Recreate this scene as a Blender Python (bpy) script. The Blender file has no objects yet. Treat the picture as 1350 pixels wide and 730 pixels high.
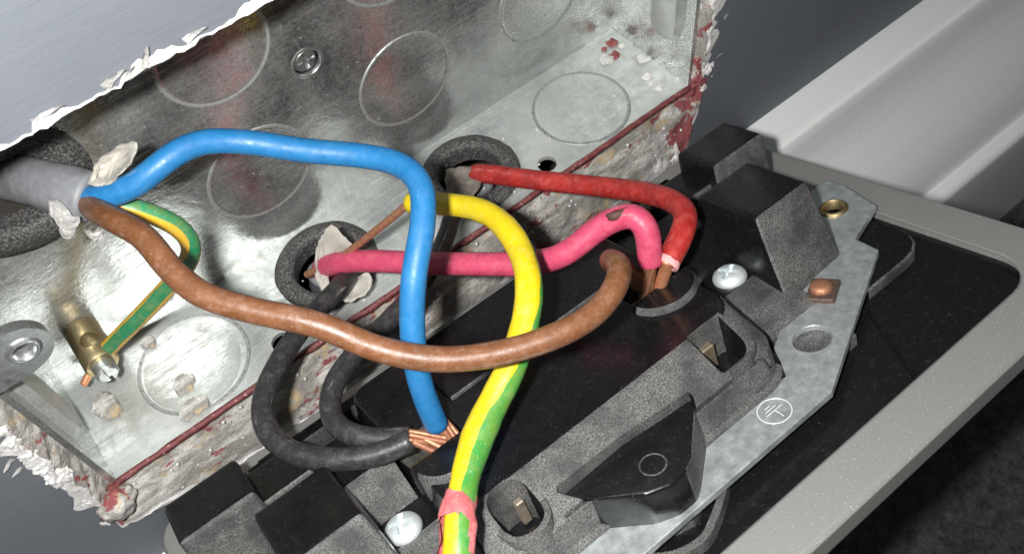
import bpy, bmesh, math, random
from mathutils import Vector, Matrix, noise as mnoise

random.seed(7)
S = 0.001            # everything below is written in millimetres and stored in metres
scene = bpy.context.scene

# ------------------------------------------------------------------ camera, world, light
cam_d = bpy.data.cameras.new('camera'); cam = bpy.data.objects.new('camera', cam_d)
scene.collection.objects.link(cam); scene.camera = cam
cam_d.sensor_width = 36.0; cam_d.sensor_fit = 'HORIZONTAL'; cam_d.lens = 32.008
cam_d.clip_start = 0.005; cam_d.clip_end = 20.0
_r = ((0.780350, -0.619443, -0.085698), (-0.559242, -0.629957, -0.538890), (0.279826, 0.468449, -0.838005))
CAM = Vector((28.662, -93.512, 143.901))
cam.matrix_world = Matrix((
    (_r[0][0], -_r[1][0], -_r[2][0], CAM.x * S),
    (_r[0][1], -_r[1][1], -_r[2][1], CAM.y * S),
    (_r[0][2], -_r[1][2], -_r[2][2], CAM.z * S),
    (0, 0, 0, 1)))
cam_d.dof.use_dof = True; cam_d.dof.focus_distance = 0.137; cam_d.dof.aperture_fstop = 60.0

FLASH = (18.0, -84.0, 148.5)
world = bpy.data.worlds.new('World'); scene.world = world; world.use_nodes = True
bgn = world.node_tree.nodes['Background']
bgn.inputs['Color'].default_value = (0.93, 0.97, 1.0, 1); bgn.inputs['Strength'].default_value = 0.075

fl = bpy.data.lights.new('phone_flash', 'POINT'); fl.shadow_soft_size = 3.2 * S
fl.energy = 1.9; fl.color = (1.0, 0.985, 0.96)
flo = bpy.data.objects.new('phone_flash', fl); scene.collection.objects.link(flo)
flo.location = Vector(FLASH) * S

scene.view_settings.view_transform = 'Standard'; scene.view_settings.look = 'None'
scene.view_settings.exposure = 0.0; scene.view_settings.gamma = 1.0
scene.view_settings.use_curve_mapping = False
scene.cycles.max_bounces = 8; scene.cycles.use_denoising = True

# ------------------------------------------------------------------ object helpers
COL = scene.collection

def tag(o, label=None, cat=None, group=None, kind=None):
    if label: o['label'] = label
    if cat: o['category'] = cat
    if group: o['group'] = group
    if kind: o['kind'] = kind
    return o

def empty(name, loc, label, cat, group=None, rot=None):
    o = bpy.data.objects.new(name, None); COL.objects.link(o)
    o.empty_display_size = 0.01
    m = Matrix.Translation(Vector(loc) * S)
    if rot is not None: m = m @ rot.to_4x4()
    o.matrix_world = m
    return tag(o, label, cat, group)

def obj(name, bm, mats, parent=None, smooth=None):
    """bmesh in mm (parent-local when the parent is given) -> one mesh object"""
    for v in bm.verts: v.co *= S
    bmesh.ops.recalc_face_normals(bm, faces=bm.faces)
    me = bpy.data.meshes.new(name); bm.to_mesh(me); bm.free()
    if not isinstance(mats, (list, tuple)): mats = [mats]
    for m in mats: me.materials.append(m)
    if smooth is not None:
        me.shade_smooth()
        if smooth < 179: me.set_sharp_from_angle(angle=math.radians(smooth))
    o = bpy.data.objects.new(name, me); COL.objects.link(o)
    if parent is not None:
        o.parent = parent
        if parent.type == 'MESH': pass
    return o

def fbm(x, y=0.0, z=0.0, o=3):
    return mnoise.fractal(Vector((x, y, z)), 1.0, 2.0, o)

def catmull(pts, step=0.8):
    P = [Vector(p) for p in pts]
    P = [P[0] * 2 - P[1]] + P + [P[-1] * 2 - P[-2]]
    dense = []
    for i in range(1, len(P) - 2):
        p0, p1, p2, p3 = P[i - 1], P[i], P[i + 1], P[i + 2]
        t0 = 0.0; t1 = t0 + max((p1 - p0).length, 1e-4) ** .5
        t2 = t1 + max((p2 - p1).length, 1e-4) ** .5; t3 = t2 + max((p3 - p2).length, 1e-4) ** .5
        n = max(2, int((p2 - p1).length / step) + 1)
        for k in range(n):
            t = t1 + (t2 - t1) * k / n
            a1 = p0 * ((t1 - t) / (t1 - t0)) + p1 * ((t - t0) / (t1 - t0))
            a2 = p1 * ((t2 - t) / (t2 - t1)) + p2 * ((t - t1) / (t2 - t1))
            a3 = p2 * ((t3 - t) / (t3 - t2)) + p3 * ((t - t2) / (t3 - t2))
            b1 = a1 * ((t2 - t) / (t2 - t0)) + a2 * ((t - t0) / (t2 - t0))
            b2 = a2 * ((t3 - t) / (t3 - t1)) + a3 * ((t - t1) / (t3 - t1))
            dense.append(b1 * ((t2 - t) / (t2 - t1)) + b2 * ((t - t1) / (t2 - t1)))
    dense.append(P[-2].copy())
    return dense

def lerp_table(tab, s):
    if s <= tab[0][0]: return tab[0][1]
    for (a, va), (b, vb) in zip(tab, tab[1:]):
        if s <= b: return va + (vb - va) * (s - a) / max(b - a, 1e-6)
    return tab[-1][1]

REF = Vector((-0.28, -0.47, 0.84))     # up and out of the wall: where angle zero of a wire's stripe points

def tube(path, r, seg=20, rad=None, oval=1.0, twist=None, lump=0.035, step=0.8, seed=0, caps=True, keep=None, relax=0):
    """swept tube; rad: table (0..1 -> radius factor); twist: table (0..1 -> radians); uv = (angle, length)"""
    pts = catmull(path, step) if len(path) > 2 else [Vector(path[0]).lerp(Vector(path[1]), k / 12) for k in range(13)]
    for _ in range(relax):
        pts = [pts[0]] + [pts[i] * .5 + (pts[i - 1] + pts[i + 1]) * .25 for i in range(1, len(pts) - 1)] + [pts[-1]]
    n = len(pts); bm = bmesh.new(); uvl = bm.loops.layers.uv.new('UVMap')
    rings = []; L = [0.0]
    for a, b in zip(pts, pts[1:]): L.append(L[-1] + (b - a).length)
    tot = L[-1]
    nrm = None
    for i, p in enumerate(pts):
        t = (pts[min(i + 1, n - 1)] - pts[max(i - 1, 0)]).normalized()
        nr = REF - t * REF.dot(t)
        if nrm is not None and nr.length < 0.35: nr = nrm - t * nrm.dot(t)
        nr.normalize()
        if nrm is not None:                 # ease towards the reference so the stripe never flips
            nr = (nrm - t * nrm.dot(t)).normalized().lerp(nr, 0.35); nr = (nr - t * nr.dot(t)).normalized()
        nrm = nr; bi = t.cross(nr)
        s = L[i] / tot
        rr = r * (lerp_table(rad, s) if rad else 1.0)
        tw = lerp_table(twist, s) if twist else 0.0
        ring = []
        for k in range(seg):
            a = 2 * math.pi * k / seg
            q = rr * (1 + lump * fbm(L[i] * .22 + seed * 9, math.cos(a) * .6, math.sin(a) * .6))
            d = nr * (math.cos(a + tw)) * q + bi * (math.sin(a + tw)) * q * oval
            ring.append(bm.verts.new(p + d))
        rings.append(ring)
    for i in range(n - 1):
        for k in range(seg):
            if keep and not keep((k + .5) / seg, (L[i] + L[i + 1]) / 2 / tot): continue
            f = bm.faces.new((rings[i][k], rings[i][(k + 1) % seg], rings[i + 1][(k + 1) % seg], rings[i + 1][k]))
            for lp, (u, v) in zip(f.loops, ((k, i), (k + 1, i), (k + 1, i + 1), (k, i + 1))):
                lp[uvl].uv = (u / seg, L[v] * S)
    if caps and not keep:
        for ring, last in ((rings[0], 0), (rings[-1], 1)):
            c = sum((v.co for v in ring), Vector()) / seg
            d = (pts[-1] - pts[-2]).normalized() * .25 if last else (pts[0] - pts[1]).normalized() * .25
            inner = [bm.verts.new(c + (v.co - c) * .8 + d) for v in ring]
            for k in range(seg):
                bm.faces.new((ring[k], ring[(k + 1) % seg], inner[(k + 1) % seg], inner[k]))
            bm.faces.new(inner)
    if keep:
        bmesh.ops.delete(bm, geom=[v for v in bm.verts if not v.link_faces], context='VERTS')
    return bm

def lathe(profile, seg=40, center=(0, 0, 0), axis='z', arc=None):
    """profile [(r, h)] turned about an axis through center"""
    bm = bmesh.new(); rings = []
    def place(r, h, a):
        x, y = r * math.cos(a), r * math.sin(a)
        q = {'z': (x, y, h), 'y': (x, h, y), 'x': (h, x, y)}[axis]
        return Vector(center) + Vector(q)
    for r, h in profile:
        if r < 1e-6: rings.append([bm.verts.new(place(0, h, 0))] * seg); continue
        rings.append([bm.verts.new(place(r, h, 2 * math.pi * k / seg)) for k in range(seg)])
    for A, B in zip(rings, rings[1:]):
        for k in range(seg):
            vs = [A[k], A[(k + 1) % seg], B[(k + 1) % seg], B[k]]
            u = []
            for v in vs:
                if v not in u: u.append(v)
            if len(u) > 2:
                try: bm.faces.new(u)
                except ValueError: pass
    return bm

def rrect(u0, u1, v0, v1, r, n=6):
    if not isinstance(r, (list, tuple)): r = (r,) * 4
    out = []
    for (cx, cy, a0, rr) in ((u1 - r[0], v0 + r[0], -90, r[0]), (u1 - r[1], v1 - r[1], 0, r[1]),
                             (u0 + r[2], v1 - r[2], 90, r[2]), (u0 + r[3], v0 + r[3], 180, r[3])):
        for k in range(n + 1):
            a = math.radians(a0 + 90 * k / n)
            out.append((cx + rr * math.cos(a), cy + rr * math.sin(a)))
    return out

def loft(levels, caps=True):
    """levels: [(loop of (u, v), w)]; equal point counts"""
    bm = bmesh.new(); rings = [[bm.verts.new((u, v, w)) for u, v in lp] for lp, w in levels]
    n = len(rings[0])
    for A, B in zip(rings, rings[1:]):
        for k in range(n): bm.faces.new((A[k], A[(k + 1) % n], B[(k + 1) % n], B[k]))
    if caps: bm.faces.new(rings[0]); bm.faces.new(rings[-1])
    return bm

def sheet(outer, holes, to3, thick):
    """flat sheet with holes: outer / holes are 2-D loops, to3(u, v, h) places them; thickness along h"""
    bm = bmesh.new(); loops = []
    for lp in [outer] + holes:
        vs = [bm.verts.new((u, v, 0)) for u, v in lp]
        loops.append([bm.edges.new((vs[k], vs[(k + 1) % len(vs)])) for k in range(len(vs))])
    bmesh.ops.triangle_fill(bm, use_beauty=True, use_dissolve=False, edges=[e for l in loops for e in l])
    if abs(thick) > 1e-9:
        r = bmesh.ops.extrude_face_region(bm, geom=list(bm.faces))
        for g in r['geom']:
            if isinstance(g, bmesh.types.BMVert): g.co.z += thick
    for v in bm.verts: v.co = Vector(to3(v.co.x, v.co.y, v.co.z))
    return bm

def circle(cx, cy, r, n=40, ry=None):
    return [(cx + r * math.cos(2 * math.pi * k / n), cy + (ry or r) * math.sin(2 * math.pi * k / n)) for k in range(n)]

def box_bm(x0, x1, y0, y1, z0, z1, bev=0.0, taper=0.0):
    bm = bmesh.new(); t = taper
    c = [(x0 - t, y0 - t, z0), (x1 + t, y0 - t, z0), (x1 + t, y1 + t, z0), (x0 - t, y1 + t, z0),
         (x0, y0, z1), (x1, y0, z1), (x1, y1, z1), (x0, y1, z1)]
    v = [bm.verts.new(p) for p in c]
    for f in ((0, 3, 2, 1), (4, 5, 6, 7), (0, 1, 5, 4), (1, 2, 6, 5), (2, 3, 7, 6), (3, 0, 4, 7)):
        bm.faces.new([v[i] for i in f])
    if bev: bmesh.ops.bevel(bm, geom=list(bm.edges), offset=bev, segments=3, affect='EDGES', profile=.6)
    return bm

def join(*bms):
    out = bmesh.new()
    for b in bms:
        me = bpy.data.meshes.new('tmp'); b.to_mesh(me); b.free(); out.from_mesh(me); bpy.data.meshes.remove(me)
    return out

def cut(bm, cutters):
    """boolean difference on a closed bmesh"""
    me = bpy.data.meshes.new('tmp'); bmesh.ops.recalc_face_normals(bm, faces=bm.faces); bm.to_mesh(me); bm.free()
    a = bpy.data.objects.new('tmp', me); COL.objects.link(a); extra = []
    for c in cutters:
        cm = bpy.data.meshes.new('tmpc'); bmesh.ops.recalc_face_normals(c, faces=c.faces); c.to_mesh(cm); c.free()
        b = bpy.data.objects.new('tmpc', cm); COL.objects.link(b); extra.append(b)
        m = a.modifiers.new('b', 'BOOLEAN'); m.operation = 'DIFFERENCE'; m.object = b; m.solver = 'EXACT'
    dg = bpy.context.evaluated_depsgraph_get(); ev = a.evaluated_get(dg); res = bmesh.new()
    rm = ev.to_mesh(); res.from_mesh(rm); ev.to_mesh_clear()
    for o in [a] + extra:
        d = o.data; bpy.data.objects.remove(o); bpy.data.meshes.remove(d)
    return res

def blob(center, r, seed, sub=2, rough=.35, scale=(1, 1, 1), freq=.8):
    bm = bmesh.new(); bmesh.ops.create_icosphere(bm, subdivisions=sub, radius=1)
    for v in bm.verts:
        d = v.co.copy(); k = 1 + rough * fbm(d.x * freq + seed * 3.1, d.y * freq, d.z * freq + seed)
        k += rough * .5 * fbm(d.x * 3 * freq + seed, d.y * 3 * freq, d.z * 3 * freq)
        v.co = Vector(center) + Vector((d.x * scale[0], d.y * scale[1], d.z * scale[2])) * r * k
    return bm

# ------------------------------------------------------------------ material helpers
class M:
    def __init__(self, name):
        self.m = bpy.data.materials.new(name); self.m.use_nodes = True
        self.t = self.m.node_tree; self.n = self.t.nodes; self.b = self.n['Principled BSDF']
        tc = self.n.new('ShaderNodeTexCoord')
        vm = self.n.new('ShaderNodeVectorMath'); vm.operation = 'SCALE'; vm.inputs['Scale'].default_value = 1000.0
        self.t.links.new(tc.outputs['Object'], vm.inputs[0]); self.co = vm.outputs[0]; self.tc = tc
    def link(self, a, b): self.t.links.new(a, b)
    def val(self, key, v):
        i = self.b.inputs[key]
        if hasattr(v, 'is_linked'): self.link(v, i)
        elif isinstance(v, (tuple, list)): i.default_value = (*v, 1) if len(v) == 3 else v
        else: i.default_value = v
        return self
    def stretch(self, s, rot=(0, 0, 0)):
        mp = self.n.new('ShaderNodeMapping'); mp.inputs['Scale'].default_value = s; mp.inputs['Rotation'].default_value = rot
        self.link(self.co, mp.inputs['Vector']); return mp.outputs[0]
    def noise(self, scale, detail=4, rough=.6, vec=None, dist=0.0):
        n = self.n.new('ShaderNodeTexNoise'); n.inputs['Scale'].default_value = scale
        n.inputs['Detail'].default_value = detail; n.inputs['Roughness'].default_value = rough
        n.inputs['Distortion'].default_value = dist
        self.link(vec or self.co, n.inputs['Vector']); return n.outputs['Fac']
    def voro(self, scale, vec=None, feat='F1', out='Distance'):
        n = self.n.new('ShaderNodeTexVoronoi'); n.inputs['Scale'].default_value = scale; n.feature = feat
        self.link(vec or self.co, n.inputs['Vector']); return n.outputs[out]
    def ramp(self, fac, stops, interp='LINEAR'):
        r = self.n.new('ShaderNodeValToRGB'); e = r.color_ramp.elements; r.color_ramp.interpolation = interp
        while len(e) < len(stops): e.new(.5)
        for x, (p, c) in zip(e, stops):
            x.position = p; x.color = (c, c, c, 1) if isinstance(c, (int, float)) else (*c, 1)
        self.link(fac, r.inputs[0]); return r.outputs[0]
    def mix(self, fac, a, b, mode='MIX'):
        n = self.n.new('ShaderNodeMix'); n.data_type = 'RGBA'; n.blend_type = mode
        for s, v in ((0, fac), (6, a), (7, b)):
            if hasattr(v, 'is_linked'): self.link(v, n.inputs[s])
            elif isinstance(v, (tuple, list)): n.inputs[s].default_value = (*v, 1)
            else: n.inputs[s].default_value = v
        return n.outputs[2]
    def math(self, op, a, b=0.0):
        n = self.n.new('ShaderNodeMath'); n.operation = op; n.use_clamp = False
        for s, v in ((0, a), (1, b)):
            if hasattr(v, 'is_linked'): self.link(v, n.inputs[s])
            else: n.inputs[s].default_value = v
        return n.outputs[0]
    def bump(self, h, dist_mm, strength=1.0, prev=None, bevel=None):
        n = self.n.new('ShaderNodeBump'); n.inputs['Distance'].default_value = dist_mm * S
        n.inputs['Strength'].default_value = strength; self.link(h, n.inputs['Height'])
        if prev is not None: self.link(prev, n.inputs['Normal'])
        self.link(n.outputs[0], self.b.inputs['Normal']); return n.outputs[0]
    def bevel(self, mm):
        n = self.n.new('ShaderNodeBevel'); n.samples = 4; n.inputs['Radius'].default_value = mm * S
        self.link(n.outputs[0], self.b.inputs['Normal']); return n.outputs[0]
    def uv(self):
        n = self.n.new('ShaderNodeUVMap'); n.uv_map = 'UVMap'
        s = self.n.new('ShaderNodeSeparateXYZ'); self.link(n.outputs[0], s.inputs[0]); return s.outputs[0], s.outputs[1]
    def sep(self):
        s = self.n.new('ShaderNodeSeparateXYZ'); self.link(self.co, s.inputs[0]); return s.outputs
    def dust(self, col, dustcol, amount=.5, scale=2.5):
        """pale specks and a faint film of dust over a colour"""
        sp = self.ramp(self.noise(scale, 2, .5), [(.66, 0.0), (.74, 1.0)])
        film = self.ramp(self.noise(.7, 6, .75), [(.48, 0.0), (.8, 1.0)])
        k = self.math('MULTIPLY', self.math('MAXIMUM', sp, self.math('MULTIPLY', film, .45)), amount)
        return self.mix(k, col, dustcol)

def pvc(name, col, rough=.38, dust=.35, dark=.75, uv=False, scuff=.45):
    m = M(name); col = tuple(x * .9 for x in col)
    c = m.mix(m.ramp(m.noise(.35, 5, .6), [(.35, 0.0), (.7, 1.0)]), tuple(x * dark for x in col), col)
    c = m.dust(c, (.62, .56, .52), dust, 4.2)
    if uv:
        a_, l_ = m.uv(); cb = m.n.new('ShaderNodeCombineXYZ'); m.link(m.math('MULTIPLY', a_, 14.0), cb.inputs[0]); m.link(m.math('MULTIPLY', l_, 140.0), cb.inputs[1])
        sc = m.ramp(m.noise(1.0, 6, .72, cb.outputs[0]), [(.60, 0.0), (.70, 1.0)]); brk = m.ramp(m.noise(.22, 4), [(.45, 0.0), (.6, 1.0)])
        c = m.mix(m.math('MULTIPLY', m.math('MULTIPLY', sc, brk), scuff), c, (.66, .62, .58))
        cb2 = m.n.new('ShaderNodeCombineXYZ'); m.link(m.math('MULTIPLY', a_, 5.0), cb2.inputs[0]); m.link(m.math('MULTIPLY', l_, 420.0), cb2.inputs[1])
        gr = m.ramp(m.noise(1.0, 4, .6, cb2.outputs[0]), [(.60, 0.0), (.72, 1.0)])
        c = m.mix(m.math('MULTIPLY', gr, .35), c, tuple(x * .5 for x in col))
    m.val('Base Color', c).val('Roughness', m.ramp(m.noise(.9, 4), [(.3, rough - .08), (.7, rough + .18)]))
    m.val('IOR', 1.5)
    h = m.math('ADD', m.noise(1.2, 5, .6), m.math('MULTIPLY', m.noise(9, 3), .25)); m.bump(h, .06, .6)
    return m.m

def striped(name, first, second, lo, hi, dust=.3):
    """two-colour earth insulation: the second colour takes the turn between lo and hi (0..1)"""
    m = M(name); a, l = m.uv()
    wob = m.math('MULTIPLY', m.math('SUBTRACT', m.noise(.22, 1), .5), .07)
    a = m.math('FRACT', m.math('ADD', m.math('ADD', a, wob), 1.0 - lo))
    k = m.ramp(a, [(0, 1.0), (hi - lo, 1.0), (hi - lo + .012, 0.0), (.985, 0.0), (1, 1.0)])
    c = m.mix(k, first, second)
    c = m.mix(m.ramp(m.noise(.5, 5), [(.4, 0.0), (.75, .35)]), c, tuple(x * .55 for x in first))
    c = m.dust(c, (.7, .68, .55), dust, 3.0)
    m.val('Base Color', c).val('Roughness', m.ramp(m.noise(.8, 4), [(.3, .36), (.7, .55)]))
    m.bump(m.noise(1.3, 5), .07, .6)
    return m.m

# wall paint: satin slate grey laid on with a brush along the wall
def wall_paint():
    m = M('slate_grey_wall_paint')
    st = m.stretch((.02, .6, 1.5)); s1 = m.noise(1.0, 5, .7, st); st2 = m.stretch((.05, 1, 5.0)); s2 = m.noise(1.0, 3, .6, st2)
    c = m.mix(s1, (.112, .123, .142), (.130, .141, .161))
    c = m.mix(m.ramp(m.noise(.05, 4), [(.4, 0.0), (.7, .4)]), c, (.15, .162, .18))
    m.val('Base Color', c).val('Roughness', m.ramp(s2, [(.3, .52), (.7, .58)])).val('Specular IOR Level', .25)
    h = m.math('ADD', m.math('MULTIPLY', s1, .7), m.math('MULTIPLY', s2, .15)); h = m.math('ADD', h, m.math('MULTIPLY', m.noise(.45, 4), .8))
    m.bump(h, .14, .7); return m.m

def skirting_paint():
    m = M('white_gloss_paint')
    st = m.stretch((.03, .8, 1.0)); s1 = m.noise(.6, 4, .6, st)
    c = m.mix(s1, (.80, .83, .82), (.88, .90, .88))
    m.val('Base Color', c).val('Roughness', .34)
    nib = m.ramp(m.voro(.16), [(.0, 1.0), (.07, 0.0)])
    m.bump(m.math('ADD', m.math('MULTIPLY', s1, .5), m.math('MULTIPLY', nib, .8)), .25, .8); return m.m

def floor_mat():
    m = M('dark_grey_carpet')
    c = m.mix(m.ramp(m.noise(.35, 6, .75), [(.35, 0.0), (.68, 1.0)]), (.03, .03, .03), (.15, .147, .14))
    m.val('Base Color', c).val('Roughness', .9); m.bump(m.noise(.6, 6, .7), 3.0, 1.0); return m.m

def galv(name, tint=(.60, .63, .63), dustiness=.35, dirt=(.30, .28, .22), rough=(.22, .5)):
    m = M(name)
    big = m.noise(.045, 6, .65, dist=.4); mid = m.noise(.35, 6, .7); fine = m.noise(2.2, 4, .65)
    c = m.mix(m.ramp(big, [(.30, 0.0), (.70, 1.0)]), tuple(x * .78 for x in tint), tint)
    c = m.mix(m.ramp(mid, [(.46, 0.0), (.78, .45)]), c, dirt)
    spots = m.ramp(m.noise(.9, 3, .5), [(.70, 0.0), (.74, 1.0)])
    c = m.mix(m.math('MULTIPLY', spots, .6), c, (.12, .11, .10))
    film = m.ramp(m.math('ADD', m.math('MULTIPLY', big, .6), m.math('MULTIPLY', fine, .4)), [(.34, .1), (.72, 1.0)])
    sv = m.noise(1.0, 8, .75, m.stretch((.55, .55, .22), (0, .35, 0)), .6)
    film = m.math('MAXIMUM', film, m.math('MULTIPLY', m.ramp(sv, [(.44, 0.0), (.72, 1.0)]), .8))
    film = m.math('MULTIPLY', film, dustiness)
    c = m.mix(film, c, (.59, .60, .57))
    m.val('Base Color', c)
    m.val('Metallic', m.math('SUBTRACT', 1.0, m.math('MAXIMUM', film, m.math('MULTIPLY', spots, .8))))
    scr = m.ramp(m.noise(1.0, 3, .6, m.stretch((.08, 2.5, 2.5), (0, .5, .3))), [(.5, 0.0), (.7, .2)])
    m.val('Roughness', m.math('ADD', m.ramp(mid, [(.3, rough[0]), (.7, rough[1])]), scr))
    m.bump(m.math('ADD', m.math('MULTIPLY', big, 2.0), m.math('MULTIPLY', fine, .12)), .25, .6)
    return m.m

def plaster_mat(name='broken_plaster', maroon=.1):
    m = M(name)
    n1 = m.noise(.26, 6, .7, m.stretch((.4, 1, 1))); n2 = m.noise(.17, 6, .68, m.stretch((.6, 1, 1))); n3 = m.noise(1.6, 5, .7)
    c = m.mix(m.ramp(n1, [(.40, 0.0), (.54, 1.0)]), (.66, .645, .61), (.30, .285, .26))
    c = m.mix(m.ramp(n3, [(.56, 0.0), (.66, .7)]), c, (.16, .15, .14))
    c = m.mix(m.ramp(m.noise(.13, 5, .7), [(.56, 0.0), (.62, .9)]), c, (.52, .40, .24))
    x_, y_, z_ = m.sep()
    zr = m.ramp(m.math('DIVIDE', z_, 100.0), [(0, 1.0), (.02, 1.0), (.10, 0.0)])
    bx_ = m.ramp(m.math('DIVIDE', x_, 140.0), [(0, .045), (.05, .01), (.55, 0.0), (.66, .045), (.82, 0.0), (.90, .03), (.95, .16), (1, .17)])
    n2 = m.math('ADD', n2, m.math('MULTIPLY', bx_, zr))
    c = m.mix(m.math('MULTIPLY', m.ramp(n2, [(.60 - maroon * .12, 0.0), (.63 - maroon * .12, 1.0)]), .95), c, m.mix(m.noise(.8, 5), (.17, .03, .035), (.36, .09, .095)))
    m.val('Base Color', c).val('Roughness', .85)
    m.bump(m.math('ADD', n1, m.math('MULTIPLY', n3, .5)), .6, .9); return m.m

def white_plaster():
    m = M('white_torn_paint'); n = m.noise(1.1, 5, .65)
    c = m.mix(m.ramp(m.noise(.4, 5), [(.50, 0.0), (.66, .7)]), (.68, .67, .655), (.45, .44, .42))
    m.val('Base Color', c).val('Roughness', .7); m.bump(n, .4, .9); return m.m

def maroon_mat(name='maroon_old_paint', k=1.0):
    m = M(name); n = m.noise(.9, 5)
    c = m.mix(m.ramp(n, [(.35, 0.0), (.7, 1.0)]), tuple(k * x for x in (.16, .035, .038)), tuple(k * x for x in (.36, .10, .10)))
    c = m.mix(m.ramp(m.noise(1.8, 4), [(.62, 0.0), (.7, .8)]), c, (.62, .55, .52))
    m.val('Base Color', c).val('Roughness', .6); m.bump(n, .25, .8); return m.m

def black_gloss():
    m = M('polished_black_plastic'); bv = m.bevel(.28)
    sp = m.ramp(m.noise(4.2, 2, .5), [(.71, 0.0), (.77, 1.0)])
    film = m.ramp(m.noise(.8, 6, .8), [(.55, 0.0), (.85, .05)])
    sp = m.math('MULTIPLY', sp, m.ramp(m.noise(.25, 4), [(.4, .15), (.65, 1.0)]))
    c = m.mix(m.math('MAXIMUM', m.math('MULTIPLY', sp, .45), film), (.006, .006, .007), (.5, .5, .48))
    m.val('Base Color', c).val('Roughness', m.ramp(m.noise(.6, 5), [(.3, .16), (.75, .34)])).val('IOR', 1.45)
    m.bump(m.noise(1.0, 4), .04, .5, prev=bv); return m.m

def black_textured():
    m = M('spark_textured_black_plastic'); bv = m.bevel(.28)
    g = m.noise(4.6, 3, .8); w = m.noise(.16, 4, .6)
    c = m.mix(m.ramp(g, [(.38, 0.0), (.68, 1.0)]), (.012, .012, .012), (.215, .212, .207))
    w2 = m.noise(1.4, 5, .75)
    c = m.mix(m.ramp(w, [(.36, .75), (.58, 0.0)]), c, (.02, .02, .02)); c = m.mix(m.ramp(w2, [(.30, .5), (.42, 0.0)]), c, (.02, .02, .02))
    m.val('Base Color', c).val('Roughness', .62); m.bump(g, .10, .8, prev=bv); return m.m

def rubber():
    m = M('dusty_black_rubber'); g = m.noise(2.5, 5, .7)
    c = m.mix(m.ramp(g, [(.46, 0.0), (.72, .75)]), (.026, .026, .026), (.28, .275, .265))
    m.val('Base Color', c).val('Roughness', .6); m.bump(g, .2, .7); return m.m

def bezel_mat():
    m = M('pewter_flake_finish'); bv = m.bevel(.5)
    fl_ = m.voro(3.0, out='Color'); g = m.noise(5, 3, .7)
    k = m.ramp(m.noise(3.4, 1, .5), [(.68, 0.0), (.73, 1.0)])
    c = m.mix(g, (.205, .203, .195), (.33, .328, .318)); c = m.mix(m.math('MULTIPLY', k, .5), c, (.75, .75, .73))
    m.val('Base Color', c).val('Metallic', .35).val('Roughness', .5); m.bump(g, .05, .6, prev=bv); return m.m

def zinc():
    m = M('zinc_plated_steel'); bv = m.bevel(.3)
    v = m.ramp(m.voro(.7), [(0.0, .25), (.9, .75)]); n = m.noise(.5, 6, .7)
    c = m.mix(m.ramp(n, [(.35, 0.0), (.65, 1.0)]), (.52, .57, .57), (.70, .76, .75))
    c = m.mix(.18, c, v, 'OVERLAY')
    c = m.mix(m.ramp(m.noise(1.5, 4), [(.62, 0.0), (.75, .6)]), c, (.16, .16, .15))
    m.val('Base Color', c).val('Metallic', .8).val('Roughness', m.ramp(n, [(.3, .34), (.7, .55)]))
    scr = m.noise(1.0, 3, .6, m.stretch((.15, 6, 1), (0, 0, .4))); m.bump(m.math('ADD', m.noise(2, 4), m.math('MULTIPLY', scr, .6)), .04, .5, prev=bv); return m.m

def metal(name, col, rough=.3, dirt=(.1, .07, .05), amt=.5, met=1.0):
    m = M(name); n = m.noise(1.3, 5, .65)
    m.val('Base Color', m.mix(m.ramp(n, [(.5, 0.0), (.72, amt)]), col, dirt)).val('Metallic', met)
    m.val('Roughness', m.ramp(n, [(.3, rough), (.75, rough + .25)])); m.bump(n, .06, .6); return m.m

MT = dict(
    wall=wall_paint(), skirt=skirting_paint(), floor=floor_mat(),
    back=galv('dull_galvanised_steel', (.50, .52, .52), .44, (.30, .27, .19), (.10, .28)),
    bottom=galv('dusty_galvanised_steel', (.66, .71, .71), .68, (.36, .33, .23), (.30, .55)),
    lug=galv('worn_zinc_lug', (.55, .57, .57), .2, (.12, .11, .10), (.25, .45)),
    plaster=plaster_mat(), white=white_plaster(), maroon=maroon_mat(), maroon_dark=maroon_mat('dark_maroon_rim_paint', .62), rubber=rubber(),
    gloss=black_gloss(), tex=black_textured(), bezel=bezel_mat(), zinc=zinc(),
    copper=metal('bright_copper', (.80, .36, .19), .38, (.30, .11, .06), .6, .7),
    copper_dull=metal('tarnished_copper', (.46, .22, .13), .45, (.12, .055, .035), .7, .7),
    brass=metal('dirty_brass', (.44, .36, .20), .4, (.20, .18, .14), .95),
    eyelet=metal('dull_brass_eyelet', (.42, .33, .18), .42, (.12, .10, .07), .8),
    flake=plaster_mat('beige_plaster_flake', -.8),
    ring=metal('worn_pressed_ring', (.44, .46, .45), .46, (.16, .16, .15), .9, .75),
    screw=metal('zinc_screw', (.78, .84, .85), .42, (.40, .43, .44), .5, .65),
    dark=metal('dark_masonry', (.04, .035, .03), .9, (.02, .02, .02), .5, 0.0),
    blue=pvc('blue_insulation', (.014, .165, .40), .44, .10, .86, True, .25),
    brown=pvc('brown_insulation', (.185, .072, .028), .36, .28, .72, True, .5),
    red=pvc('red_insulation', (.45, .024, .020), .42, .25, .62, True, .3),
    pink=pvc('pink_insulation', (.58, .062, .135), .44, .28, .8, True, .5),
    black=pvc('dusty_black_insulation', (.028, .028, .030), .34, .22, .8, True, .45),
    grey=pvc('grey_sheath', (.20, .21, .225), .5, .2),
    cream=pvc('cream_sheath_inside', (.80, .77, .70), .6, .35, .9),
    earth=striped('green_and_yellow_sleeve', (.60, .455, .004), (.036, .225, .036), .215, .765),
    earth_old=striped('green_and_orange_yellow_insulation', (.62, .36, .02), (.010, .21, .09), -.10, .13),
    symbol=metal('stamped_white_line', (.74, .77, .76), .5, (.45, .46, .46), .6, .4),
    pinkpaint=pvc('pink_paint_smear', (.60, .13, .14), .6, .7),
)

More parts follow.
